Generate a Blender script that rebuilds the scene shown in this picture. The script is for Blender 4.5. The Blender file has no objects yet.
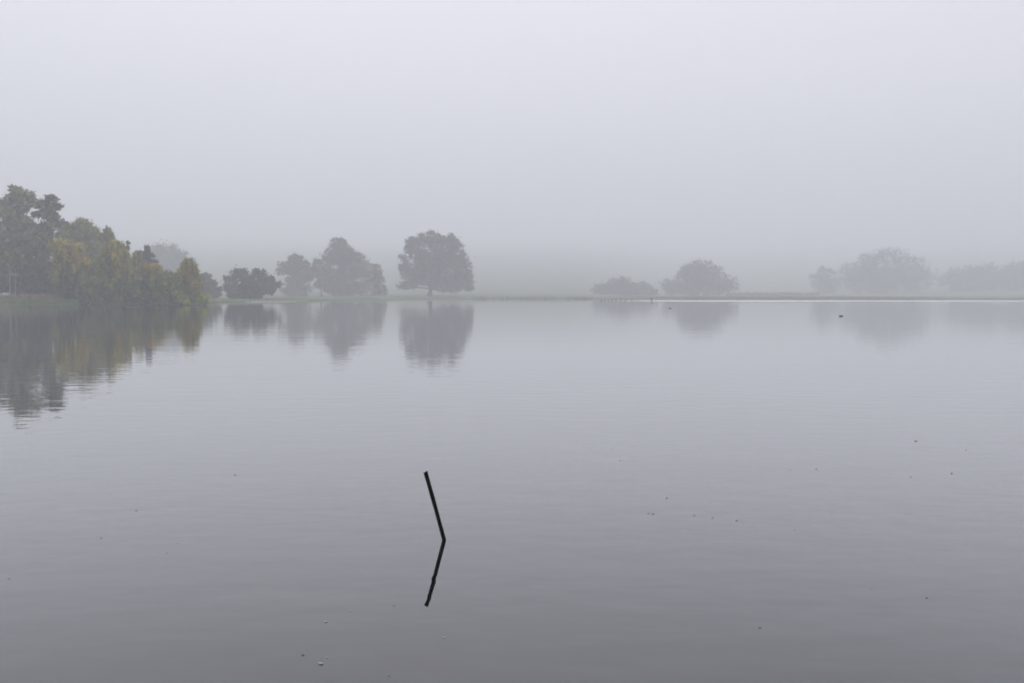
import bpy, math, random
import numpy as np
from mathutils import Vector

# ------------------------------------------------------------------ camera, sky, sun, exposure
sc = bpy.context.scene
COL = sc.collection
CAM_H = 1.6                      # lens above the water
F = 1000.0                       # focal length in pixels of a 1024 px wide frame
PITCH = math.atan(47.5 / F)      # horizon lies at y = 294
cam_d = bpy.data.cameras.new('camera')
cam = bpy.data.objects.new('camera', cam_d)
COL.objects.link(cam)
cam.location = (0, 0, CAM_H)
cam.rotation_euler = (math.pi / 2 - PITCH, 0, 0)
cam_d.sensor_width = 36.0
cam_d.lens = 36.0 * F / 1024.0
cam_d.clip_start = 0.05
cam_d.clip_end = 9000.0
sc.camera = cam

SUN_EL, SUN_AZ = math.radians(52), math.radians(-12)     # azimuth from +Y towards +X
world = bpy.data.worlds.new('World')
sc.world = world
world.use_nodes = True
wn, wl = world.node_tree.nodes, world.node_tree.links
wn.clear()
w_out = wn.new('ShaderNodeOutputWorld')
w_bg = wn.new('ShaderNodeBackground')
sky = wn.new('ShaderNodeTexSky')
sky.sky_type = 'NISHITA'
sky.sun_disc = False
sky.sun_elevation = SUN_EL
sky.sun_rotation = SUN_AZ
sky.air_density = 1.0
sky.dust_density = 6.0
sky.ozone_density = 1.0
w_hsv = wn.new('ShaderNodeHueSaturation')
w_hsv.inputs['Saturation'].default_value = 0.25
w_mix = wn.new('ShaderNodeMix')
w_mix.data_type = 'RGBA'
w_mix.inputs[0].default_value = 0.8                       # closed cloud deck over the clear sky
w_mix.inputs[7].default_value = (7.95, 7.8, 8.9, 1)
wl.new(sky.outputs[0], w_hsv.inputs['Color'])
wl.new(w_hsv.outputs[0], w_mix.inputs[6])
wl.new(w_mix.outputs[2], w_bg.inputs['Color'])
w_bg.inputs['Strength'].default_value = 0.09
wl.new(w_bg.outputs[0], w_out.inputs[0])

sun_d = bpy.data.lights.new('sun', 'SUN')
sun_d.energy = 0.7
sun_d.angle = math.radians(25)
sun_d.color = (1.0, 0.97, 0.92)
sun = bpy.data.objects.new('sun', sun_d)
COL.objects.link(sun)
sun_dir = Vector((math.sin(SUN_AZ) * math.cos(SUN_EL), math.cos(SUN_AZ) * math.cos(SUN_EL), math.sin(SUN_EL)))
sun.rotation_euler = sun_dir.to_track_quat('Z', 'Y').to_euler()
sun.location = sun_dir * 100

vs = sc.view_settings
vs.view_transform = 'Standard'
vs.look = 'None'
vs.exposure = 0.62
vs.gamma = 1.0
vs.use_curve_mapping = False
sc.render.engine = 'CYCLES'
cy = sc.cycles
cy.max_bounces = 10
cy.diffuse_bounces = 3
cy.glossy_bounces = 4
cy.transmission_bounces = 4
cy.volume_bounces = 5
cy.filter_width = 1.9
cy.use_denoising = True
try:
    cy.denoiser = 'OPENIMAGEDENOISE'
except Exception:
    pass

HAZE_DENSITY = 0.0022
RNG = np.random.default_rng(7)
random.seed(7)

# ------------------------------------------------------------------ helpers
def at(px, py, Y):
    """point on the ray of pixel (px, py) at forward distance Y"""
    u, v = (px - 512) / F, (341.5 - py) / F
    d = Vector((u, math.cos(PITCH) + v * math.sin(PITCH), -math.sin(PITCH) + v * math.cos(PITCH)))
    d *= Y / d.y
    return Vector((d.x, d.y, d.z + CAM_H))

def water_y(py):
    """forward distance at which the ray of row py meets the water"""
    return CAM_H / math.tan(PITCH + math.atan((py - 341.5) / F))

def tag(o, label=None, cat=None, group=None, kind=None):
    if label: o['label'] = label
    if cat: o['category'] = cat
    if group: o['group'] = group
    if kind: o['kind'] = kind
    return o

def mesh_obj(name, verts, faces, mat, parent=None, smooth=False):
    me = bpy.data.meshes.new(name)
    me.from_pydata([tuple(v) for v in verts], [], faces)
    if smooth:
        me.polygons.foreach_set('use_smooth', [True] * len(me.polygons))
    me.materials.append(mat)
    o = bpy.data.objects.new(name, me)
    COL.objects.link(o)
    if parent: o.parent = parent
    return o

def np_mesh(name, verts, k, mat, parent=None, color=None):
    """verts (n*k,3): n separate faces of k corners; color (n,3) per face"""
    n = len(verts) // k
    me = bpy.data.meshes.new(name)
    me.vertices.add(n * k)
    me.vertices.foreach_set('co', np.ascontiguousarray(verts, dtype=np.float32).ravel())
    me.loops.add(n * k)
    me.loops.foreach_set('vertex_index', np.arange(n * k, dtype=np.int32))
    me.polygons.add(n)
    me.polygons.foreach_set('loop_start', np.arange(0, n * k, k, dtype=np.int32))
    if color is not None:
        ca = me.attributes.new('leaf_colour', 'FLOAT_COLOR', 'POINT')
        c = np.ones((n * k, 4), dtype=np.float32)
        c[:, :3] = np.repeat(color, k, axis=0)
        ca.data.foreach_set('color', c.ravel())
    me.update(calc_edges=True)
    me.materials.append(mat)
    o = bpy.data.objects.new(name, me)
    COL.objects.link(o)
    if parent: o.parent = parent
    return o

def tube(points, radii, sides=7, seed=0, rough=0.0):
    """closed tapered tube through points"""
    rg = np.random.default_rng(seed)
    vs_, fs = [], []
    pts = [Vector(p) for p in points]
    for i, p in enumerate(pts):
        d = (pts[min(i + 1, len(pts) - 1)] - pts[max(i - 1, 0)]).normalized()
        a = Vector((1, 0, 0)) if abs(d.x) < 0.8 else Vector((0, 1, 0))
        u = d.cross(a).normalized(); w = d.cross(u)
        for k in range(sides):
            t = 2 * math.pi * k / sides
            r = radii[i] * (1 + rough * rg.uniform(-1, 1))
            vs_.append(p + u * math.cos(t) * r + w * math.sin(t) * r)
    for i in range(len(pts) - 1):
        for k in range(sides):
            a, b = i * sides + k, i * sides + (k + 1) % sides
            fs.append((a, b, b + sides, a + sides))
    fs.append(tuple(range(sides - 1, -1, -1)))
    fs.append(tuple(range((len(pts) - 1) * sides, len(pts) * sides)))
    return vs_, fs

def new_mat(name):
    m = bpy.data.materials.new(name)
    m.use_nodes = True
    nt = m.node_tree
    return m, nt.nodes, nt.links, nt.nodes['Principled BSDF'], nt.nodes['Material Output']

def noise(nd, ln, vec, scale, detail=3, rough=0.55):
    n = nd.new('ShaderNodeTexNoise')
    n.inputs['Scale'].default_value = scale
    n.inputs['Detail'].default_value = detail
    n.inputs['Roughness'].default_value = rough
    if vec is not None: ln.new(vec, n.inputs['Vector'])
    return n

def ramp(nd, ln, fac, stops):
    r = nd.new('ShaderNodeValToRGB')
    while len(r.color_ramp.elements) < len(stops): r.color_ramp.elements.new(0.5)
    for e, (p, c) in zip(r.color_ramp.elements, stops):
        e.position = p; e.color = (*c, 1) if len(c) == 3 else c
    ln.new(fac, r.inputs[0])
    return r

def math_n(nd, ln, op, a, b=None, c=None, clamp=False):
    n = nd.new('ShaderNodeMath'); n.operation = op; n.use_clamp = clamp
    for i, v in enumerate((a, b, c)):
        if v is None: continue
        if isinstance(v, (int, float)): n.inputs[i].default_value = v
        else: ln.new(v, n.inputs[i])
    return n.outputs[0]

# ------------------------------------------------------------------ materials
def make_foliage():
    m, nd, ln, bs, out = new_mat('foliage')
    at_ = nd.new('ShaderNodeAttribute'); at_.attribute_name = 'leaf_colour'
    tc = nd.new('ShaderNodeTexCoord')
    n = noise(nd, ln, tc.outputs['Object'], 0.9, 3)
    mx = nd.new('ShaderNodeMix'); mx.data_type = 'RGBA'; mx.blend_type = 'MULTIPLY'
    mx.inputs[0].default_value = 0.6
    rp = ramp(nd, ln, n.outputs['Fac'], [(0.3, (0.65, 0.7, 0.6)), (0.7, (1.3, 1.25, 1.2))])
    ln.new(at_.outputs['Color'], mx.inputs[6]); ln.new(rp.outputs[0], mx.inputs[7])
    ln.new(mx.outputs[2], bs.inputs['Base Color'])
    bs.inputs['Roughness'].default_value = 0.6
    bs.inputs['Specular IOR Level'].default_value = 0.3
    tr = nd.new('ShaderNodeBsdfTranslucent'); ln.new(mx.outputs[2], tr.inputs['Color'])
    ms = nd.new('ShaderNodeMixShader'); ms.inputs[0].default_value = 0.3
    ln.new(bs.outputs[0], ms.inputs[1]); ln.new(tr.outputs[0], ms.inputs[2])
    ln.new(ms.outputs[0], out.inputs['Surface'])
    return m

def make_bark(name, c0, c1):
    m, nd, ln, bs, out = new_mat(name)
    tc = nd.new('ShaderNodeTexCoord')
    mp = nd.new('ShaderNodeMapping'); mp.inputs['Scale'].default_value = (6, 6, 1.2)
    ln.new(tc.outputs['Object'], mp.inputs['Vector'])
    n = noise(nd, ln, mp.outputs[0], 2.0, 5, 0.65)
    rp = ramp(nd, ln, n.outputs['Fac'], [(0.3, c0), (0.7, c1)])
    ln.new(rp.outputs[0], bs.inputs['Base Color'])
    bp = nd.new('ShaderNodeBump'); bp.inputs['Strength'].default_value = 0.6; bp.inputs['Distance'].default_value = 0.03
    ln.new(n.outputs['Fac'], bp.inputs['Height']); ln.new(bp.outputs[0], bs.inputs['Normal'])
    bs.inputs['Roughness'].default_value = 0.9
    return m

def make_ground():
    m, nd, ln, bs, out = new_mat('pasture')
    ge = nd.new('ShaderNodeNewGeometry')
    n1 = noise(nd, ln, ge.outputs['Position'], 0.035, 5, 0.6)
    n2 = noise(nd, ln, ge.outputs['Position'], 0.6, 4, 0.6)
    r1 = ramp(nd, ln, n1.outputs['Fac'], [(0.3, (0.06, 0.09, 0.034)), (0.55, (0.075, 0.11, 0.042)), (0.75, (0.105, 0.118, 0.055))])
    r2 = ramp(nd, ln, n2.outputs['Fac'], [(0.3, (0.8, 0.8, 0.8)), (0.7, (1.2, 1.2, 1.15))])
    mx = nd.new('ShaderNodeMix'); mx.data_type = 'RGBA'; mx.blend_type = 'MULTIPLY'; mx.inputs[0].default_value = 1
    ln.new(r1.outputs[0], mx.inputs[6]); ln.new(r2.outputs[0], mx.inputs[7])
    sp = nd.new('ShaderNodeSeparateXYZ'); ln.new(ge.outputs['Position'], sp.inputs[0])
    wob = math_n(nd, ln, 'MULTIPLY_ADD', n2.outputs['Fac'], 0.24, -0.12)
    zz = math_n(nd, ln, 'ADD', sp.outputs['Z'], wob)
    k = math_n(nd, ln, 'MULTIPLY_ADD', zz, 10.0, -0.4, clamp=True)     # mud at the very edge
    mud = nd.new('ShaderNodeMix'); mud.data_type = 'RGBA'
    mud.inputs[6].default_value = (0.04, 0.034, 0.027, 1)
    ln.new(k, mud.inputs[0]); ln.new(mx.outputs[2], mud.inputs[7])
    ln.new(mud.outputs[2], bs.inputs['Base Color'])
    bs.inputs['Roughness'].default_value = 0.9
    bs.inputs['Specular IOR Level'].default_value = 0.2
    bp = nd.new('ShaderNodeBump'); bp.inputs['Strength'].default_value = 0.5; bp.inputs['Distance'].default_value = 0.2
    ln.new(n2.outputs['Fac'], bp.inputs['Height']); ln.new(bp.outputs[0], bs.inputs['Normal'])
    return m

def make_water():
    m, nd, ln, bs, out = new_mat('lake_water')
    nd.remove(bs)
    ge = nd.new('ShaderNodeNewGeometry')
    sp = nd.new('ShaderNodeSeparateXYZ'); ln.new(ge.outputs['Position'], sp.inputs[0])
    def mapped(sx, sy, rot=0.0):
        mp = nd.new('ShaderNodeMapping')
        mp.inputs['Scale'].default_value = (sx, sy, 1); mp.inputs['Rotation'].default_value = (0, 0, rot)
        ln.new(ge.outputs['Position'], mp.inputs['Vector'])
        return mp.outputs[0]
    # patches of faint breeze: where the surface is ruffled and where it lies flat
    breeze = noise(nd, ln, mapped(0.02, 0.09, 0.05), 1.0, 3, 0.5)
    bz = math_n(nd, ln, 'MULTIPLY_ADD', breeze.outputs['Fac'], 3.0, -1.1, clamp=True)
    # ripples
    w1 = noise(nd, ln, mapped(1.3, 3.0, 0.10), 1.0, 2, 0.45)
    w2 = noise(nd, ln, mapped(3.5, 7.5, -0.15), 1.0, 2, 0.5)
    w3 = noise(nd, ln, mapped(0.22, 0.5, 0.06), 1.0, 2, 0.4)
    h = math_n(nd, ln, 'MULTIPLY', w1.outputs['Fac'], math_n(nd, ln, 'MULTIPLY_ADD', bz, 0.0028, 0.0013))
    a2 = math_n(nd, ln, 'MULTIPLY_ADD', bz, 0.0005, 0.0002)
    h = math_n(nd, ln, 'MULTIPLY_ADD', w2.outputs['Fac'], a2, h)
    h = math_n(nd, ln, 'MULTIPLY_ADD', w3.outputs['Fac'], 0.004, h)
    w4 = noise(nd, ln, mapped(3.0, 3.6, 0.4), 1.0, 1, 0.4)
    h = math_n(nd, ln, 'MULTIPLY_ADD', w4.outputs['Fac'], 0.0016, h)
    bp = nd.new('ShaderNodeBump'); bp.inputs['Strength'].default_value = 1.0; bp.inputs['Distance'].default_value = 1.0
    ln.new(h, bp.inputs['Height'])
    # wind-ruffled lane in front of the far right shore
    yy = math_n(nd, ln, 'MULTIPLY_ADD', breeze.outputs['Fac'], 26.0, -13.0)
    yw = math_n(nd, ln, 'ADD', sp.outputs['Y'], yy)
    lane = math_n(nd, ln, 'SUBTRACT', 1.0, math_n(nd, ln, 'ABSOLUTE', math_n(nd, ln, 'MULTIPLY_ADD', yw, 1 / 36.0, -232 / 36.0)), clamp=True)
    lx = math_n(nd, ln, 'MULTIPLY_ADD', sp.outputs['X'], 1 / 20.0, -16 / 20.0, clamp=True)
    lane = math_n(nd, ln, 'MULTIPLY', lane, lx)
    thin = noise(nd, ln, mapped(0.006, 0.16, 0.01), 1.0, 2, 0.5)
    st = math_n(nd, ln, 'MULTIPLY_ADD', thin.outputs['Fac'], 8.0, -5.0, clamp=True)
    far = math_n(nd, ln, 'MULTIPLY_ADD', sp.outputs['Y'], 1 / 40.0, -1.6, clamp=True)
    st = math_n(nd, ln, 'MULTIPLY', math_n(nd, ln, 'MULTIPLY', st, far), lx)
    ruf = math_n(nd, ln, 'MAXIMUM', lane, math_n(nd, ln, 'MULTIPLY', st, 0.6))
    rough = math_n(nd, ln, 'MULTIPLY_ADD', ruf, 0.27, 0.012)
    # mirror over dark peaty water, reflecting by angle
    fr = nd.new('ShaderNodeFresnel'); fr.inputs['IOR'].default_value = 1.30
    ln.new(bp.outputs[0], fr.inputs['Normal'])
    fac = math_n(nd, ln, 'SUBTRACT', 1.0, math_n(nd, ln, 'POWER', math_n(nd, ln, 'SUBTRACT', 1.0, fr.outputs[0]), 2.0))
    gl = nd.new('ShaderNodeBsdfGlossy'); gl.distribution = 'GGX'
    gl.inputs['Color'].default_value = (0.98, 0.98, 0.985, 1)
    ln.new(rough, gl.inputs['Roughness']); ln.new(bp.outputs[0], gl.inputs['Normal'])
    df = nd.new('ShaderNodeBsdfDiffuse')
    film = noise(nd, ln, mapped(0.5, 1.6, 0.1), 1.0, 4, 0.6)
    fm = ramp(nd, ln, film.outputs['Fac'], [(0.5, (0.004, 0.004, 0.004)), (0.8, (0.018, 0.019, 0.017))])
    ln.new(fm.outputs[0], df.inputs['Color'])
    ms = nd.new('ShaderNodeMixShader')
    ln.new(fac, ms.inputs[0]); ln.new(df.outputs[0], ms.inputs[1]); ln.new(gl.outputs[0], ms.inputs[2])
    ln.new(ms.outputs[0], out.inputs['Surface'])
    return m

def make_plain(name, c0, c1, scale, rough=0.8, bump=0.0, spec=0.5):
    m, nd, ln, bs, out = new_mat(name)
    tc = nd.new('ShaderNodeTexCoord')
    n = noise(nd, ln, tc.outputs['Object'], scale, 5, 0.65)
    rp = ramp(nd, ln, n.outputs['Fac'], [(0.35, c0), (0.65, c1)])
    ln.new(rp.outputs[0], bs.inputs['Base Color'])
    bs.inputs['Roughness'].default_value = rough
    bs.inputs['Specular IOR Level'].default_value = spec
    if bump:
        bp = nd.new('ShaderNodeBump'); bp.inputs['Distance'].default_value = bump
        ln.new(n.outputs['Fac'], bp.inputs['Height']); ln.new(bp.outputs[0], bs.inputs['Normal'])
    return m

M_LEAF = make_foliage()
M_BARK = make_bark('dark_bark', (0.025, 0.02, 0.016), (0.07, 0.06, 0.05))
M_BIRCH = make_bark('pale_bark', (0.16, 0.15, 0.13), (0.45, 0.44, 0.41))
M_GROUND = make_ground()
M_WATER = make_water()
M_STAKE = make_plain('wet_black_wood', (0.003, 0.003, 0.002), (0.008, 0.006, 0.004), 60, 0.8, 0.002, 0.03)
M_POST = make_plain('weathered_post', (0.03, 0.025, 0.02), (0.08, 0.07, 0.06), 9, 0.85, 0.01)
M_SHINGLE = make_plain('pale_stone', (0.2, 0.195, 0.185), (0.38, 0.37, 0.35), 5, 0.8, 0.01)
M_DARKLEAF = make_plain('sodden_leaf', (0.08, 0.066, 0.05), (0.14, 0.115, 0.08), 80, 0.5)
M_PALELEAF = make_plain('pale_dry_leaf', (0.28, 0.26, 0.2), (0.45, 0.42, 0.34), 80, 0.6)
M_BIRD = make_plain('dark_plumage', (0.012, 0.012, 0.014), (0.035, 0.033, 0.035), 14, 0.7)
M_BILL = make_plain('pale_bill', (0.6, 0.58, 0.5), (0.75, 0.72, 0.66), 30, 0.5)

# ------------------------------------------------------------------ terrain and lake
SHORE_PX = [(-120, 306), (0, 305.2), (75, 305.4), (100, 305.5), (203, 305.5), (211, 303.4), (222, 302.2), (250, 302), (288, 301.6),
            (330, 300.2), (390, 299.3), (440, 299), (590, 299.1), (660, 299.8), (740, 300), (1024, 300), (1150, 300.4)]
_az, _r = [-180, -140, -110, -85, -62, -45], [2.6, 4, 15, 60, 105, 128]
for x, y in SHORE_PX:
    t = (x - 512) / F
    Y = CAM_H * F / (y - 294)
    _az.append(math.degrees(math.atan(t))); _r.append(Y * math.sqrt(1 + t * t))
_az += [45, 62, 85, 110, 140, 180]; _r += [265, 230, 120, 30, 4, 2.6]
_az, _r = np.array(_az), np.array(_r)
HILL_R = np.array([0, 260, 330, 450, 560, 700, 850, 1000, 1200, 1400, 1800, 2200, 3000.0])
HILL_Z = np.array([0, 0.05, 0.25, 1.8, 6.0, 16, 27, 39, 53, 67, 94, 120, 172.0])

def waves(x, y, seed, n=7, lmin=12, lmax=90):
    rg = np.random.default_rng(seed); z = 0
    for _ in range(n):
        L = rg.uniform(lmin, lmax); a = rg.uniform(0, 2 * math.pi); p = rg.uniform(0, 6.28)
        z = z + np.sin((x * math.cos(a) + y * math.sin(a)) * 2 * math.pi / L + p) / n
    return z

def shore_r(azd):
    r = np.interp(azd, _az, _r)
    jag = np.sin(azd * 7.3) * 0.35 + np.sin(azd * 17.1 + 1) * 0.3 + np.sin(azd * 41 + 2) * 0.25
    return r * (1 + 0.004 * jag)

def ground_z(x, y):
    r = np.hypot(x, y); azd = np.degrees(np.arctan2(x, y))
    s = r - shore_r(azd)
    sp = np.maximum(s, 0)
    land = 0.34 * (1 - np.exp(-sp / 1.6)) + np.interp(r - 200 * np.clip((azd - 3) / 8, 0, 1), HILL_R, HILL_Z)
    land = land + waves(x, y, 3) * np.minimum(sp / 40, 1) * (0.12 + 0.0016 * np.maximum(r - 300, 0))
    bed = -1.3 * (1 - np.exp(np.minimum(s, 0) / 3.0))
    return np.where(s > 0, land, bed)

def build_ground():
    az = np.radians(np.concatenate([np.arange(-180, -34, 3.0), np.arange(-34, 34, 0.25), np.arange(34, 180, 3.0)]))
    # radii follow the shore so that the bank is cleanly cut
    off = np.concatenate([[-60, -12, -6, -3, -1.2, -0.5, 0, 0.4, 0.9, 1.6, 2.6, 4, 6, 9, 13, 18, 25, 34, 46, 62, 80, 105, 135, 170],
                          np.linspace(215, 2720, 46)])
    base = shore_r(np.degrees(az))
    rows = []
    for o in off:
        r = base + o
        if o < 0: r = np.maximum(r, base * (1 + o / 80.0))
        if o > 170: r = base + 170 + (3000 - base - 170) * (o - 170) / (2720 - 170)
        x, y = np.sin(az) * r, np.cos(az) * r
        rows.append(np.stack([x, y, ground_z(x, y)], axis=1))
    V = np.concatenate(rows); n = len(az)
    centre = len(V)
    V = np.concatenate([V, [[0, 0.8, -1.0]]])
    fs = [(centre, k, (k + 1) % n) for k in range(n)]
    fs = [(a, c, b) for a, b, c in fs]
    for i in range(len(off) - 1):
        for k in range(n):
            a, b = i * n + k, i * n + (k + 1) % n
            fs.append((a, b, b + n, a + n))
    o = mesh_obj('ground', V.tolist(), fs, M_GROUND, smooth=True)
    return tag(o, 'pale green pasture and hillside round the lake', None, None, 'structure')

build_ground()
N = 96
wv = [(math.cos(2 * math.pi * k / N) * 420, math.sin(2 * math.pi * k / N) * 420, 0) for k in range(N)]
water = mesh_obj('water', wv, [tuple(range(N))], M_WATER)
tag(water, 'still grey lake surface', None, None, 'structure')

# ------------------------------------------------------------------ haze
def box(name, x0, x1, y0, y1, z0, z1, mat):
    v = [(x, y, z) for z in (z0, z1) for y in (y0, y1) for x in (x0, x1)]
    f = [(0, 2, 3, 1), (4, 5, 7, 6), (0, 1, 5, 4), (2, 6, 7, 3), (0, 4, 6, 2), (1, 3, 7, 5)]
    return mesh_obj(name, v, f, mat)
hm = bpy.data.materials.new('mist'); hm.use_nodes = True
hn, hl = hm.node_tree.nodes, hm.node_tree.links
hn.clear()
ho = hn.new('ShaderNodeOutputMaterial'); hv = hn.new('ShaderNodeVolumePrincipled')
hv.inputs['Color'].default_value = (0.952, 0.970, 1.0, 1)
hv.inputs['Density'].default_value = HAZE_DENSITY
hv.inputs['Anisotropy'].default_value = 0.2
hl.new(hv.outputs[0], ho.inputs['Volume'])
hz = box('haze', -3020, 3020, -3020, 3020, -2.5, 185, hm)
tag(hz, 'even grey morning mist filling the whole valley', 'haze', None, 'stuff')

# ------------------------------------------------------------------ trees
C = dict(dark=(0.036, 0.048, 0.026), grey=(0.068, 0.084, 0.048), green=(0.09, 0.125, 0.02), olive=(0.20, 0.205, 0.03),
         yellow=(0.42, 0.35, 0.03), ochre=(0.37, 0.265, 0.03), beige=(0.28, 0.255, 0.11), lime=(0.28, 0.33, 0.03),
         brown=(0.14, 0.125, 0.05), pine=(0.022, 0.036, 0.024))

def leaves(centers, rad, counts, cols, leaf, droop, rg):
    """sprigs of foliage scattered through clumps; returns verts (n*4,3), colours (n,3)"""
    idx = np.repeat(np.arange(len(centers)), counts)
    n = len(idx)
    p = rg.normal(size=(n, 3)); p /= np.linalg.norm(p, axis=1)[:, None]
    rr = rg.random(n) ** 0.5 * rg.uniform(0.8, 1.25, n) * np.where(rg.random(n) < 0.25, rg.uniform(1.1, 2.4, n), 1)
    p = p * rr[:, None] * rad[idx][:, None] * np.array([1, 1, 0.8])
    P = centers[idx] + p
    if droop:
        P[:, 2] -= rg.exponential(droop, n)
    u = rg.normal(size=(n, 3)); v = rg.normal(size=(n, 3))
    if droop: u *= np.array([0.35, 0.35, 1.4])
    u /= np.linalg.norm(u, axis=1)[:, None]
    v -= u * np.sum(u * v, axis=1)[:, None]; v /= np.linalg.norm(v, axis=1)[:, None]
    s = leaf * rg.uniform(0.55, 1.35, n)
    a = u * (s * 0.5)[:, None]; b = v * (s * (0.16 if droop else 0.27))[:, None]
    V = np.stack([P - a, P + b - a * 0.1, P + a, P - b + a * 0.15], axis=1).reshape(-1, 3)
    c = cols[idx] * rg.uniform(0.65, 1.4, n)[:, None]
    return V, c

def tree(name, label, group, Y, bx, blobs, cols, n=9000, leaf=0.4, trunk=0.3, droop=0.0, fine=0.25, depth=0.8,
         bark=None, trunk_to=None, category='tree', stems=1, lift=0.0, hollow=0.2, limbs=True, gz=None):
    """blobs: (px, py, rx, ry[, colour names]) outline of the crown in the photograph at distance Y"""
    rg = np.random.default_rng(abs(hash_(name + label)) % (2 ** 32))
    b0 = at(bx, 294, Y)
    z0 = float(ground_z(np.array(b0.x), np.array(Y))) if gz is None else gz
    base = Vector((b0.x, Y, z0 + lift))
    e = bpy.data.objects.new(name, None); COL.objects.link(e); e.location = base
    tag(e, label, category, group)
    bark = bark or M_BARK
    mpp = Y / F
    halfw = (max(b[0] + b[2] for b in blobs) - min(b[0] - b[2] for b in blobs)) / 2 * mpp
    W = halfw * depth
    cen, rad, cl, wt, mains = [], [], [], [], []
    for b in blobs:
        px, py, rx, ry = b[:4]
        pal = b[4] if len(b) > 4 else cols
        if isinstance(pal, str): pal = [pal]
        c = at(px, py, Y) - base
        rx *= mpp; ry *= mpp
        rm = (rx + ry) / 2
        copies = [0.0] if rm > 0.6 * W else [-0.5, 0.05, 0.55]
        for ci, k in enumerate(copies):
            ell = np.array([rx, min(max(rm, 0.55 * W), 1.3 * rm) if len(copies) == 1 else rm, ry])
            cc = np.array([c.x + (rg.normal() * 0.15 * rx if ci != 1 else 0), c.y + k * W, c.z - (0.25 * ry * abs(k))])
            if ci == len(copies) // 2: mains.append((Vector(cc.tolist()), rm))
            cr = max(fine * rm, 0.45 * leaf)
            m = int(max(8, 2.1 * (rm / cr) ** 2))
            d = rg.normal(size=(m, 3)); d /= np.linalg.norm(d, axis=1)[:, None]
            q = d * (hollow + (1 - hollow) * rg.random(m) ** 0.6)[:, None] * ell * (1 - 0.55 * cr / rm)
            cen.append(cc + q)
            q *= np.where(rg.random(m) < 0.12, rg.uniform(1.05, 1.3, m), 1.0)[:, None]
            rad.append(cr * rg.uniform(0.5, 1.35, m))
            cl.append(np.array([C[pal[i]] for i in rg.integers(0, len(pal), m)]) * rg.uniform(0.55, 1.55, m)[:, None])  # wide random clump tones put light and dark mottling into the leaf colour
            wt.append(np.full(m, rm ** 2 / m))
    cen, rad, cl, wt = np.concatenate(cen), np.concatenate(rad), np.concatenate(cl), np.concatenate(wt)
    cen[:, 2] = np.maximum(cen[:, 2], 0.15 + rad * 0.3)
    wt = wt * rg.uniform(0.5, 1.5, len(wt))
    cnt = np.maximum(4, (1.8 * n * wt / wt.sum()).astype(int))
    V, cc = leaves(cen, rad, cnt, cl, leaf, droop, rg)
    V[:, 2] = np.maximum(V[:, 2], 0.02 - (z0 + lift) + rg.random(len(V)) * 0.1)
    np_mesh('crown', V, 4, M_LEAF, e, cc)
    # trunk and limbs
    top = max(m_[0].z for m_ in mains) * 0.8 if trunk_to is None else trunk_to
    ctr = sum((m_[0] * m_[1] for m_ in mains), Vector()) / sum(m_[1] for m_ in mains)
    for s in range(stems):
        sx = 0 if stems == 1 else (s - (stems - 1) / 2) * halfw * 0.7
        tip = Vector((ctr.x * 0.6 + sx * 1.2, ctr.y * 0.3 + rg.normal() * 0.3, top))
        pts, rs = [], []
        for i in range(6):
            t = i / 5
            p = Vector((sx, 0, -0.4 - lift)).lerp(tip, t) + Vector((rg.normal(), rg.normal(), 0)) * trunk * 0.5 * (t > 0) * (t < 1)
            pts.append(p); rs.append(trunk * (1.45 if i == 0 else 1.0) * (1 - 0.9 * t))
        v, f = tube(pts, rs, 8, s, 0.08)
        mesh_obj('trunk', v, f, bark, e, True)
    if limbs:
        for i, (mc, mr) in enumerate(mains):
            t = min(0.75, max(0.2, 0.25 + 0.35 * rg.random()))
            st = Vector((0, 0, 0)).lerp(Vector((ctr.x * 0.6, ctr.y * 0.3, top)), t)
            st.z = min(st.z, max(0.3, mc.z - 0.3 * mr))
            mid = st.lerp(mc, 0.55) + Vector((rg.normal(), rg.normal(), 0.6)) * mr * 0.12
            end = mc + Vector((rg.normal() * 0.2, rg.normal() * 0.2, 0.35)) * mr
            v, f = tube([st, mid, end], [trunk * 0.34, trunk * 0.2, trunk * 0.05], 6, i, 0.1)
            mesh_obj('limb', v, f, bark, e, True)
    return e

def hash_(s):
    h = 2166136261
    for ch in s: h = ((h ^ ord(ch)) * 16777619) & 0xffffffff
    return h

G_TALL, G_WIL, G_MID, G_RIGHT = ('tall trees at the left edge', 'yellowing bankside trees on the left promontory',
                                 'parkland trees on the far bank', 'faint trees in the mist on the right')
# --- tall trees behind the left bank
tree('tall_tree', 'grey green treetop cut by the left edge of the picture', G_TALL, 176, -6,
     [(-3, 207, 7, 10), (-8, 228, 14, 18), (-2, 248, 14, 14), (-14, 255, 16, 18)], ['grey', 'dark'], 9000, 0.38, 0.3)
tree('tall_tree', 'tallest tree on the left, feathery twin tops high above the bank', G_TALL, 170, 18,
     [(16, 191, 3.6, 7), (11.5, 199, 3.2, 8), (20, 198, 3, 8), (28, 195, 4, 6.5), (30, 203, 3.6, 6), (24, 206, 3, 5), (9, 209, 5, 8), (17, 211, 6, 8), (13, 219, 8, 9), (25, 221, 8, 7), (8, 232, 8, 10),
      (20, 236, 12, 12), (34, 230, 9, 9), (15, 252, 14, 12)],
     ['grey', 'beige', 'beige', 'olive'], 17000, 0.36, 0.32, fine=0.36, hollow=0.2)  # beige leaves pale the crown in place of thicker haze
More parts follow.
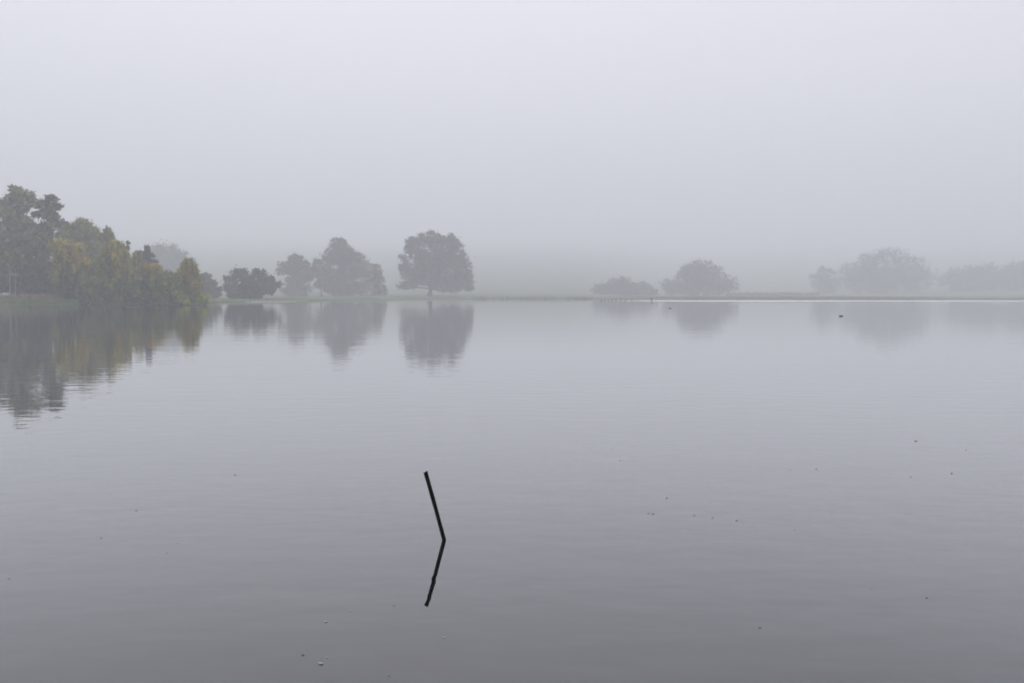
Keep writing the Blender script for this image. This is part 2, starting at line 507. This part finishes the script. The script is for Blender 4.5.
tree('tall_tree', 'tall tree with a drooping side twig, right of the twin topped tree', G_TALL, 166, 49,
     [(50.5, 199, 4, 6), (47, 205, 3, 6), (42, 205, 2.6, 7), (55, 206, 3.4, 4.5), (59, 205, 2, 1.6), (48, 214, 7, 7), (37, 214, 3, 5), (53, 220, 4.5, 8), (46, 228, 9, 9),
      (52, 240, 7, 10), (40, 244, 10, 12)],
     ['grey', 'beige', 'grey'], 13000, 0.36, 0.28, fine=0.36, hollow=0.2)  # beige again stands in for haze over the treetop
tree('dark_tree', 'dark low topped tree peeping out between the tall trees and the beige willow', G_TALL, 182, 63,
     [(62, 224, 6, 6), (66, 232, 8, 10), (60, 242, 7, 10), (68, 255, 10, 16)], ['dark', 'pine'], 6000, 0.36, 0.25)
tree('rounded_tree', 'rounded grey green tree below the tallest trees at the left', G_TALL, 160, 26,
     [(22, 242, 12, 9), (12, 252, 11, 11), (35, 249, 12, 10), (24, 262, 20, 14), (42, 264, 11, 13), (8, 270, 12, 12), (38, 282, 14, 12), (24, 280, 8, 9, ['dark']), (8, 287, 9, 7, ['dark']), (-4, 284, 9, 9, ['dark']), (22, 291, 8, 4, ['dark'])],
     ['grey', 'dark', 'grey'], 16000, 0.36, 0.28)
for i, (bx, h_, lb) in enumerate([(9.5, 268, 'pale slender trunk of a birch under the trees by the left edge'),
                                  (14.5, 274, 'thinner pale birch stem just right of the birch by the left edge')]):
    tree('birch', lb, 'birches under the left trees', 153 + i, bx,
         [(bx - 2, h_ - 8, 6, 6), (bx + 3, h_ - 14, 7, 7)], ['grey', 'olive'], 1500, 0.32, 0.10, bark=M_BIRCH)
tree('shade_tree', 'deep shaded tree low behind the reeds at the left', G_TALL, 157, 44,
     [(40, 272, 13, 14), (52, 276, 10, 14), (30, 276, 7, 9), (46, 289, 12, 9), (2, 282, 8, 9)], ['dark', 'dark', 'grey'], 9000, 0.36, 0.25)  # dark leaf colours stand in for the shade under the tall trees
# --- willows and bushes of the promontory
tree('willow', 'beige topped willow, highest of the yellowing trees', G_WIL, 166, 86,
     [(84, 223, 9, 7), (73, 229, 10, 8), (92, 231, 6, 8), (66, 238, 8, 9), (80, 240, 13, 11), (92, 247, 9, 11), (72, 252, 12, 12, ['olive', 'brown'])],
     ['beige', 'olive', 'beige'], 15000, 0.36, 0.25, droop=0.35, fine=0.34)
tree('willow', 'thin spindly willow beside the beige topped one', G_WIL, 163, 106,
     [(107, 229, 3, 4), (102, 236, 3.6, 5), (110, 235, 3.4, 5), (106, 240, 6, 6), (106, 248, 8, 8), (104, 260, 9, 10)], ['beige', 'beige', 'olive'], 7000, 0.34, 0.16, droop=0.3, fine=0.36, hollow=0.2)
tree('willow', 'broad yellow willow at the reed bank, left of the promontory trees', G_WIL, 145, 68,
     [(60, 245, 11, 8, ['yellow', 'olive']), (74, 248, 9, 8, ['beige', 'yellow']), (80, 258, 7, 8, ['yellow', 'ochre']), (62, 259, 13, 10, ['olive', 'yellow']),
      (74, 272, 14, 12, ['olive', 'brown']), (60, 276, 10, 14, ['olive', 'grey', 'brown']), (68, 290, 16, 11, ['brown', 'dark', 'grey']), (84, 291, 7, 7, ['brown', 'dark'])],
     ['olive', 'yellow'], 17000, 0.35, 0.25, droop=0.35)
tree('willow', 'yellow green willow in the middle of the promontory', G_WIL, 145, 114,
     [(115, 245, 7, 7, ['yellow', 'olive']), (121, 253, 8, 8, ['yellow', 'olive']), (109, 255, 8, 8, ['olive']), (118, 266, 13, 10, ['olive', 'yellow']),
      (105, 272, 10, 11, ['green', 'olive']), (126, 270, 9, 9, ['ochre', 'olive']), (115, 284, 15, 12, ['green', 'olive'])],
     ['olive', 'yellow'], 16000, 0.35, 0.22, droop=0.35)
tree('poplar', 'slim grey green poplar spire above the promontory bushes', G_WIL, 170, 128,
     [(128, 242.5, 0.9, 2.6), (128, 247.5, 2, 4), (128, 255, 3.6, 6), (128, 265, 5, 8), (128, 278, 6, 10)], ['grey', 'dark'], 7000, 0.22, 0.14)
tree('willow', 'fading beige tree between the poplar spire and the conifer', G_WIL, 160, 137,
     [(137, 254, 5, 5), (134, 262, 7, 7), (141, 264, 6, 7, ['olive', 'ochre']), (137, 275, 10, 10, ['olive', 'beige'])], ['beige', 'olive'], 6500, 0.34, 0.16, droop=0.25)
tree('conifer', 'dark ragged conifer standing above the orange bush', G_WIL, 176, 148,
     [(147, 246.5, 0.8, 2.2), (147, 249.5, 2, 2.2), (146.5, 252.5, 3.8, 2), (149, 255.5, 5.2, 2), (146, 258.5, 6.2, 2.2), (151, 261.5, 9, 2.2), (149, 266, 10, 3.4), (151, 272, 10, 4), (149, 280, 10, 6)],
     ['pine', 'dark'], 12000, 0.24, 0.2, fine=0.3)
tree('bush', 'orange tipped bush below the dark conifer', G_WIL, 143, 152,
     [(154, 268, 7, 5, ['ochre', 'yellow']), (145, 273, 9, 7, ['olive', 'ochre']), (160, 276, 8, 7, ['olive', 'ochre']), (150, 286, 13, 10, ['olive', 'green'])],
     ['olive', 'ochre'], 9000, 0.34, 0.16, category='bush')
tree('bush', 'broad olive bush overhanging the water left of the orange tipped bush', G_WIL, 141.6, 110,
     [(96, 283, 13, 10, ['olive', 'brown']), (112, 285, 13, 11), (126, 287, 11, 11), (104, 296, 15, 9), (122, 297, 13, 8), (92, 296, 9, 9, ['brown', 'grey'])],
     ['green', 'olive', 'green'], 15000, 0.34, 0.16, droop=0.2, category='bush')
tree('bush', 'dull green bush at the water between the olive bush and the lime branches', G_WIL, 141.4, 152,
     [(140, 283, 11, 10), (157, 282, 11, 9, ['olive', 'green']), (170, 283, 10, 9, ['olive', 'green']), (148, 295, 14, 10), (165, 295, 13, 10, ['green', 'olive'])],
     ['green', 'dark', 'olive'], 15000, 0.34, 0.16, droop=0.2, category='bush')
tree('bush', 'bush with lime yellow branches hanging to the water', G_WIL, 140.6, 180,
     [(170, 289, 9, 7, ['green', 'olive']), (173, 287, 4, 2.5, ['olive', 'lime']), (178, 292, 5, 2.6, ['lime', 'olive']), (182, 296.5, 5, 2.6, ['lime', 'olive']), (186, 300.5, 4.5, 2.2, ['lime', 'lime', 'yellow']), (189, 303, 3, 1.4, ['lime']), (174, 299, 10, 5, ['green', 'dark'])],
     ['lime', 'olive'], 6500, 0.32, 0.12, droop=0.15, category='bush')
tree('willow', 'golden willow at the right end of the promontory', G_WIL, 144, 191,
     [(188, 260, 3.2, 3), (184, 264, 4, 3.5), (193, 266, 4.5, 5, ['ochre', 'olive']), (182, 271, 5, 6), (193, 276, 9, 9, ['ochre', 'yellow', 'olive']), (184, 283, 9, 9, ['olive', 'ochre']),
      (196, 286, 7, 10, ['olive', 'ochre']), (188, 294, 11, 9, ['olive', 'green'])],
     ['ochre', 'yellow', 'olive'], 15000, 0.34, 0.18, droop=0.4)
tree('bush', 'low yellow green bush at the tip of the promontory', G_WIL, 141.5, 200,
     [(199, 296, 6, 7, ['olive', 'lime']), (205, 299, 5.5, 5.5, ['lime', 'olive']), (195, 301, 7, 4, ['green', 'olive'])], ['olive'], 4500, 0.32, 0.1, droop=0.15, category='bush')
tree('dark_tree', 'dark grey tree behind the tip of the promontory', G_MID, 226, 209,
     [(207, 276, 4, 4), (203, 282, 5, 6), (211, 284, 6, 6), (205, 291, 9, 8), (216, 291, 5.5, 6), (211, 297, 9, 5)], ['dark', 'grey'], 7000, 0.42, 0.22)
tree('misty_tree', 'big pale domed tree far behind the conifer', G_MID, 430, 166,
     [(165, 256, 17, 15), (154, 257, 10, 13), (176, 258, 11, 14), (185, 264, 5, 8), (166, 274, 22, 16), (164, 262, 20, 16)], ['grey', 'dark'], 20000, 0.75, 0.5, hollow=0.05)
tree('misty_tree', 'narrow pale tree rising faintly behind the golden willow', G_MID, 415, 190,
     [(191, 260, 4, 4), (190, 268, 6, 8), (194, 278, 8, 10), (190, 288, 8, 8)], ['grey', 'dark'], 4000, 0.65, 0.35)
tree('thicket', 'dull olive thicket filling in behind the promontory willows', G_WIL, 156, 112,
     [(90, 262, 12, 10), (104, 268, 13, 10), (128, 272, 12, 9), (148, 277, 12, 8), (166, 277, 10, 8), (118, 280, 14, 10), (90, 278, 13, 12), (176, 284, 10, 9)],
     ['olive', 'grey', 'brown', 'green'], 16000, 0.36, 0.2)
# --- far bank
tree('thorn_tree', 'low twin headed tree leaning over the water right of the promontory', G_MID, 214, 250,
     [(240, 273, 9, 6.5), (229, 279, 5, 5), (259, 273, 8, 6), (268, 279, 7, 6), (250, 281, 13, 8), (233, 287, 8, 7), (266, 288, 9, 7), (250, 292, 17, 9),
      (277, 284, 5, 4), (242, 298, 11, 4), (232, 294, 4, 4)], ['dark', 'grey', 'dark'], 15000, 0.42, 0.28, fine=0.3, hollow=0.25)
tree('parkland_tree', 'flat topped tree left of the broad clump on the far bank', G_MID, 335, 296,
     [(295, 259, 9, 6), (288, 265, 9, 6), (303, 265, 8, 7), (296, 272, 14, 8), (288, 284, 9, 9), (302, 284, 11, 10), (283, 271, 5, 5), (307, 275, 6, 7), (294, 291, 14, 6), (297, 280, 13, 10), (297, 290, 17, 7)],
     ['grey', 'dark', 'grey'], 12000, 0.55, 0.4)
tree('parkland_tree', 'tallest tree of the broad clump, rounded crown like a bell', G_MID, 345, 342,
     [(338, 244, 10, 9), (332, 256, 12, 10), (346, 256, 12, 10), (340, 267, 20, 14), (357, 258, 9, 8), (362, 268, 12, 10), (326, 268, 10, 10), (345, 281, 19, 12), (336, 288, 12, 8), (356, 288, 12, 8), (354, 290, 26, 7), (334, 284, 13, 9), (342, 250, 11, 9), (350, 276, 22, 12)],
     ['grey', 'dark', 'grey'], 24000, 0.55, 0.6)
tree('parkland_tree', 'brownish tree at the right side of the broad clump', G_MID, 332, 372,
     [(374, 270, 9, 8), (366, 278, 10, 9), (379, 280, 7.5, 9), (372, 288, 13, 8), (383, 290, 4, 6), (370, 291, 15, 6), (372, 280, 10, 9)], ['brown', 'grey', 'beige'], 10000, 0.52, 0.35)
tree('parkland_tree', 'small low tree tucked into the left side of the broad clump', G_MID, 338, 322,
     [(316, 264, 6, 6), (315, 272, 8, 7), (323, 277, 8, 7), (318, 284, 8, 5), (326, 288, 3.5, 4)], ['grey', 'dark'], 6500, 0.52, 0.3)
tree('oak_tree', 'lone round oak with a short bare trunk on the grass bank', G_MID, 336, 429,
     [(434, 255, 23, 19), (427, 240, 13, 8.5), (441, 239, 9, 7), (452, 246, 11, 10), (412, 249, 9, 11), (403, 257, 4, 4), (405, 268, 7, 11), (416, 275, 14, 14),
      (438, 273, 24, 16), (459, 262, 10, 13), (466, 276, 8, 13), (410, 284, 10, 5.5), (449, 286, 18, 6), (468, 286, 6, 5.5), (432, 233, 5, 3), (414, 241, 7, 5.5), (450, 238, 7, 5), (404, 287, 6, 3.5), (470, 288, 5, 4), (456, 278, 14, 10), (430, 262, 16, 14), (422, 258, 12, 12), (446, 258, 14, 12), (436, 280, 16, 9)],
     ['grey', 'dark', 'grey'], 36000, 0.58, 0.85, hollow=0.05, trunk_to=9)
# --- right side, in the mist
tree('misty_bush', 'low ragged thicket, leftmost of the misty clumps', G_RIGHT, 440, 620,
     [(620, 282, 13, 6), (602, 289, 11, 7), (640, 287, 14, 7), (622, 291, 28, 6), (652, 292, 6, 5), (615, 287, 18, 7), (634, 290, 22, 6)], ['grey', 'dark'], 15000, 0.55, 0.3, category='bush', stems=3)
tree('misty_tree', 'round topped misty tree right of the low thicket', G_RIGHT, 465, 698,
     [(699, 266, 13, 8), (688, 272, 13, 9), (711, 272, 12, 10), (700, 281, 28, 12), (728, 282, 9, 10), (672, 285, 11, 9), (697, 290, 38, 7), (698, 278, 22, 12), (680, 288, 22, 8), (716, 288, 20, 8)],
     ['grey', 'dark'], 26000, 0.56, 0.6)
tree('misty_tree', 'largest faint domed tree of the right hand trees', G_RIGHT, 575, 885,
     [(888, 255, 14, 9), (868, 260, 14, 9), (906, 263, 14, 11), (882, 271, 30, 15), (852, 270, 13, 12), (920, 275, 11, 14), (885, 284, 42, 10), (848, 283, 14, 10), (885, 289, 46, 7), (870, 276, 24, 13), (905, 276, 22, 13)],
     ['grey', 'dark'], 34000, 0.62, 0.7)
tree('misty_tree', 'faint small tree on the left flank of the large domed tree', G_RIGHT, 585, 824,
     [(826, 274, 9, 8), (818, 281, 10, 9), (832, 284, 11, 9), (822, 289, 14, 6)], ['grey', 'dark'], 11000, 0.62, 0.4)
tree('misty_tree', 'faint wide tree behind the pale grass at the right', G_RIGHT, 600, 962,
     [(965, 273, 15, 8), (950, 279, 13, 8), (982, 270, 12, 9), (968, 284, 30, 9), (988, 282, 14, 10), (966, 288, 34, 6), (972, 278, 20, 9)], ['grey', 'dark'], 21000, 0.65, 0.5)
tree('misty_tree', 'faint tree cut by the right edge of the picture', G_RIGHT, 610, 1015,
     [(1006, 272, 12, 9), (1022, 267, 10, 9), (1036, 268, 14, 12), (1016, 282, 22, 11), (1045, 283, 18, 12)], ['grey', 'dark'], 21000, 0.65, 0.5)

# hedge between the misty trees: separate shrubs grown together
def hedge(px0, px1, Y, top, label):
    xs = np.arange(px0, px1, 5.0)
    blobs = [(x + random.uniform(-2, 2), top + 3 + random.uniform(-0.4, 0.6), 7, 2.6) for x in xs]
    return tree('hedge', label, None, Y, (px0 + px1) / 2, blobs, ['grey', 'dark'], 60 * len(blobs) * 3, 0.7, 0.08, category='hedge', limbs=True, depth=0.05, stems=1, trunk_to=1.2)
hedge(734, 818, 470, 291.6, 'low dark hedge joining the misty trees on the right bank')

# ------------------------------------------------------------------ reeds and rushes
def blades(name, label, pts, h0, h1, w, cols, cat):
    rg = np.random.default_rng(abs(hash_(name)))
    n = len(pts)
    h = rg.uniform(h0, h1, n) * (1 + 0.35 * waves(np.array(pts)[:, 0], np.array(pts)[:, 1], 9, 6, 4, 40)); lean = rg.normal(size=(n, 2)) * (0.16 * h)[:, None]
    ang = rg.uniform(0, math.pi, n); dx = np.cos(ang) * w / 2; dy = np.sin(ang) * w / 2
    B = np.array(pts)
    z = np.zeros(n)
    V = np.stack([B - np.stack([dx, dy, z + 0.05], 1), B + np.stack([dx, dy, z - 0.05], 1),
                  B + np.stack([lean[:, 0] * .5 + dx * .8, lean[:, 1] * .5 + dy * .8, h * 0.55], 1),
                  B + np.stack([lean[:, 0] * 1.3, lean[:, 1] * 1.3, h], 1)], axis=1).reshape(-1, 3)
    c = np.array(cols)[rg.integers(0, len(cols), n)] * rg.uniform(0.7, 1.3, n)[:, None]
    o = np_mesh(name, V, 4, M_LEAF, None, c)
    return tag(o, label, cat, None, 'stuff')

def shore_points(px0, px1, n, d0, d1, seed):
    rg = np.random.default_rng(seed)
    px = rg.uniform(px0, px1, n) + rg.normal(size=n) * min(30.0, 0.12 * (px1 - px0))     # thins out towards its ends
    az = np.arctan((px - 512) / F)
    s = rg.uniform(d0, d1, n)
    r = shore_r(np.degrees(az)) + s
    x, y = np.sin(az) * r, np.cos(az) * r
    z = np.maximum(ground_z(x, y), -0.05)
    return np.stack([x, y, z], 1)

blades('reeds', 'fringe of green reeds along the left bank', shore_points(-90, 84, 9000, 0.8, 4.5, 1), 0.3, 0.75, 0.07,
       [(0.17, 0.24, 0.10), (0.2, 0.26, 0.12), (0.13, 0.18, 0.08)], 'reeds')
blades('dry_grass', 'brown dry grass behind the green reeds on the left bank', shore_points(-90, 84, 7000, 5, 10, 2), 0.7, 1.35, 0.07,
       [(0.22, 0.18, 0.12), (0.27, 0.22, 0.15), (0.17, 0.15, 0.09)], 'grass')
blades('bank_grass', 'short grass along the far bank under the parkland trees', shore_points(225, 480, 34000, 0.2, 45, 3), 0.12, 0.35, 0.12,
       [(0.24, 0.34, 0.12), (0.27, 0.34, 0.15), (0.2, 0.28, 0.10)], 'grass')
blades('rough_grass', 'rough grass along the right bank before the misty trees', shore_points(625, 915, 14000, 1, 110, 11), 0.15, 0.55, 0.14,
       [(0.2, 0.21, 0.14), (0.24, 0.235, 0.16), (0.18, 0.20, 0.12)], 'grass')
rs = []
for k in range(46):
    c = random.uniform(474, 592); w_ = random.uniform(0.6, 4)
    rs.append(shore_points(c - w_, c + w_, random.randint(15, 60), -0.5, 0.8, 100 + k))
blades('rushes', 'dark tufts of rushes along the bare far shore', np.concatenate(rs), 0.2, 0.6, 0.1,
       [(0.09, 0.085, 0.06), (0.12, 0.09, 0.07), (0.08, 0.08, 0.05)], 'rushes')

# ------------------------------------------------------------------ shingle spit below the twin headed tree
sv, sf = [], []
for k in range(260):
    p = shore_points(258, 300, 1, -1.6, 0.2, 500 + k)[0]
    r = random.uniform(0.12, 0.34); b = len(sv)
    for (x, y, z) in ((1, 0, 0), (0, 1, 0), (-1, 0, 0), (0, -1, 0), (0, 0, 0.6), (0, 0, -0.6)):
        sv.append((p[0] + x * r * random.uniform(.7, 1.3), p[1] + y * r * random.uniform(.7, 1.3), max(p[2], 0) + z * r))
    for t in ((0, 1, 4), (1, 2, 4), (2, 3, 4), (3, 0, 4), (1, 0, 5), (2, 1, 5), (3, 2, 5), (0, 3, 5)):
        sf.append(tuple(b + i for i in t))
tag(mesh_obj('shingle', sv, sf, M_SHINGLE), 'thin strip of pale stones at the water below the far bank', 'stones', None, 'stuff')

# ------------------------------------------------------------------ stub posts in the shallows on the right
def post(px, Y, h, r, label, group):
    x = at(px, 294, Y).x
    lean = random.uniform(-0.06, 0.06)
    v, f = tube([(0, 0, -1.4), (lean * .3, 0, 0.1), (lean, 0, h * 0.9), (lean * 1.05, 0.0, h)], [r, r, r * 0.95, r * 0.7], 8, int(px), 0.08)
    o = mesh_obj('wooden_post', v, f, M_POST)
    o.location = (x, Y, 0)
    return tag(o, label, 'post', group)
for px in (601.5, 604.5, 608.5, 612, 616, 620.5, 626, 632, 638):
    post(px, 243 + random.uniform(-2, 2), random.uniform(0.35, 0.55), 0.12, 'short dark stub post in the row standing in water below the low thicket', 'row of stub posts in the shallows')
post(651.5, 236, 0.75, 0.22, 'thick stub post standing alone right of the row of stub posts', None)

# ------------------------------------------------------------------ water birds
def bird(px, py, size, label, flip):
    Y = water_y(py)
    p = at(px, py, Y)
    e = bpy.data.objects.new('water_bird', None); COL.objects.link(e); e.location = (p.x, Y, 0)
    tag(e, label, 'bird', 'birds on the water')
    s = size * (1 if not flip else 1); d = -1 if flip else 1
    pr = [(-1.0, 0.28, 0.03), (-0.8, 0.2, 0.14), (-0.4, 0.14, 0.27), (0.0, 0.12, 0.31), (0.4, 0.15, 0.26), (0.65, 0.24, 0.16), (0.72, 0.42, 0.11), (0.76, 0.55, 0.12), (0.86, 0.6, 0.12), (0.98, 0.57, 0.06)]
    v, f = tube([(d * a * s, 0, b * s) for a, b, c in pr], [c * s for a, b, c in pr], 10, 1)
    mesh_obj('body', v, f, M_BIRD, e, True)
    v, f = tube([(d * 0.94 * s, 0, 0.575 * s), (d * 1.12 * s, 0, 0.53 * s)], [0.045 * s, 0.012 * s], 6, 2)
    mesh_obj('bill', v, f, M_BILL, e, True)
bird(841, 316.3, 0.17, 'small dark water bird swimming below the large domed misty tree', True)
bird(670, 308.3, 0.16, 'small dark water bird far out below the round misty tree', False)

# ------------------------------------------------------------------ leaning stake
Ys = water_y(540.3)
b = at(444.3, 540.3, Ys); t = at(425.4, 472, Ys)
Ys = b.y
ax = (t - b)
below = b - ax * 1.6
R0 = 0.0132
pts, rr = [], []
for i in range(15):
    k = i / 14
    p = below.lerp(t, k)
    p += Vector((math.sin(k * 9.0) * 0.0012, 0, 0))
    pts.append(p - Vector((b.x, b.y, 0))); rr.append(R0 * (1.06 - 0.08 * k + 0.03 * math.sin(k * 23)))
v, f = tube(pts, rr, 8, 4, 0.06)
cap = len(v) - 8
for k in range(8):                                   # rough slanting break at the top
    v[cap + k] = v[cap + k] + Vector((0, 0, 0.35 * (v[cap + k].x - pts[-1].x) + random.uniform(-0.0015, 0.0015)))
stake = mesh_obj('wooden_stake', v, f, M_STAKE)
stake.location = (b.x, b.y, 0)
tag(stake, 'thin black stake leaning left out of the still water', 'stake')

# ------------------------------------------------------------------ floating leaves
def leaf_mesh(name, mat, curl):
    pr = [(0, 0.05), (0.2, 0.55), (0.45, 0.8), (0.7, 0.6), (0.9, 0.25), (1.0, 0.03)]
    v, f = [], []
    for t_, w_ in pr:
        x = t_ - 0.5; z = curl * (2 * x) ** 2 + 0.06
        v += [(x, -w_ * 0.35, z + curl * w_ * 0.6), (x, 0, z), (x, w_ * 0.35, z + curl * w_ * 0.6)]
    for i in range(5):
        a = i * 3
        f += [(a, a + 3, a + 4, a + 1), (a + 1, a + 4, a + 5, a + 2)]
    n = len(v)
    v += [(x, y, z - 0.05) for x, y, z in v]
    f += [tuple(i + n for i in reversed(q)) for q in f]
    rim = [0, 3, 6, 9, 12, 15, 16, 17, 14, 11, 8, 5, 2, 1]
    f += [(rim[i], rim[i - 1], rim[i - 1] + n, rim[i] + n) for i in range(len(rim))]
    me = bpy.data.meshes.new(name); me.from_pydata(v, [], f); me.materials.append(mat)
    return me
LM = {'d': leaf_mesh('floating_leaf', M_DARKLEAF, 0.28), 'p': leaf_mesh('floating_leaf', M_PALELEAF, 0.2)}
BITS = [(916, 441, 'd', 5, 'dark leaf afloat farthest out on the right'), (952, 473.5, 'd', 4, 'dark leaf afloat nearest the right edge of the picture'),
        (911, 477, 'd', 3, 'tiny dark leaf afloat just left of the rightmost leaf'), (966, 450, 'd', 2.5, 'faint leaf afloat high at the right edge'),
        (648.5, 513.5, 'd', 3.4, 'left leaf of a touching pair right of the stake'), (653.5, 514, 'd', 4, 'right leaf of a touching pair right of the stake'),
        (667, 498, 'd', 4, 'dark leaf afloat just beyond the touching pair'), (694.5, 515.5, 'd', 3.4, 'dark leaf afloat next right of the touching pair'),
        (712.5, 518, 'd', 3.2, 'dark leaf afloat second right of the touching pair'), (737, 520.5, 'd', 4, 'dark leaf afloat third right of the touching pair'),
        (620, 460, 'd', 2.8, 'dark leaf afloat farthest out right of the stake'), (816.5, 469, 'd', 3.4, 'dark leaf afloat midway between stake and right edge'),
        (790, 470, 'd', 2.6, 'small leaf afloat left of the midway leaf'), (872, 589, 'd', 3, 'small leaf afloat low down on the right'),
        (927, 598, 'd', 4, 'dark leaf afloat low down near the right edge'), (760, 628, 'd', 4.5, 'dark leaf afloat at the bottom right of the stake'),
        (795, 530, 'd', 3, 'small leaf afloat well right of the row of three leaves'),
        (235, 475, 'd', 4, 'dark leaf afloat farthest out left of the stake'), (101, 538, 'd', 3.5, 'dark leaf afloat by itself far left'),
        (303, 655, 'd', 5.5, 'dark leaf afloat beside the long pale leaf at the bottom'), (389, 676, 'd', 4, 'dark leaf afloat at the bottom edge below the stake'),
        (394, 605.6, 'd', 4, 'dark leaf afloat left of the foot of the stake reflection'),
        (136.5, 510.5, 'p', 5, 'pale leaf afloat farthest out on the left'), (178, 543, 'p', 4, 'pale leaf afloat between the far left leaf and the stake'),
        (9, 578.5, 'p', 5, 'pale leaf afloat at the left edge of the picture'), (151, 591, 'p', 3.2, 'small pale leaf afloat low on the left'),
        (167, 553, 'p', 3.5, 'small pale leaf afloat just nearer than its pale neighbour'), (326, 622, 'p', 6, 'pale leaf afloat above the long pale leaf'),
        (321, 664, 'p', 9, 'long pale leaf afloat, largest, at the bottom of the picture'), (350, 611, 'p', 4, 'small pale leaf afloat left of the dark leaf by the stake reflection'),
        (444, 638, 'p', 5, 'pale leaf afloat below the end of the stake reflection'), (327, 658, 'p', 4, 'small pale leaf afloat touching distance above the long pale leaf')]
for px, py, k, w_, lb in BITS:
    Y = water_y(py)
    p = at(px, py, Y)
    o = bpy.data.objects.new('floating_leaf', LM[k]); COL.objects.link(o)
    s = w_ * Y / F * 0.68
    o.location = (p.x, p.y, 0.0); o.scale = (s, s * 1.1, s * 0.9)
    o.rotation_euler = (0, 0, random.uniform(-0.5, 0.5))
    tag(o, lb, 'leaf', 'leaves floating on the lake')
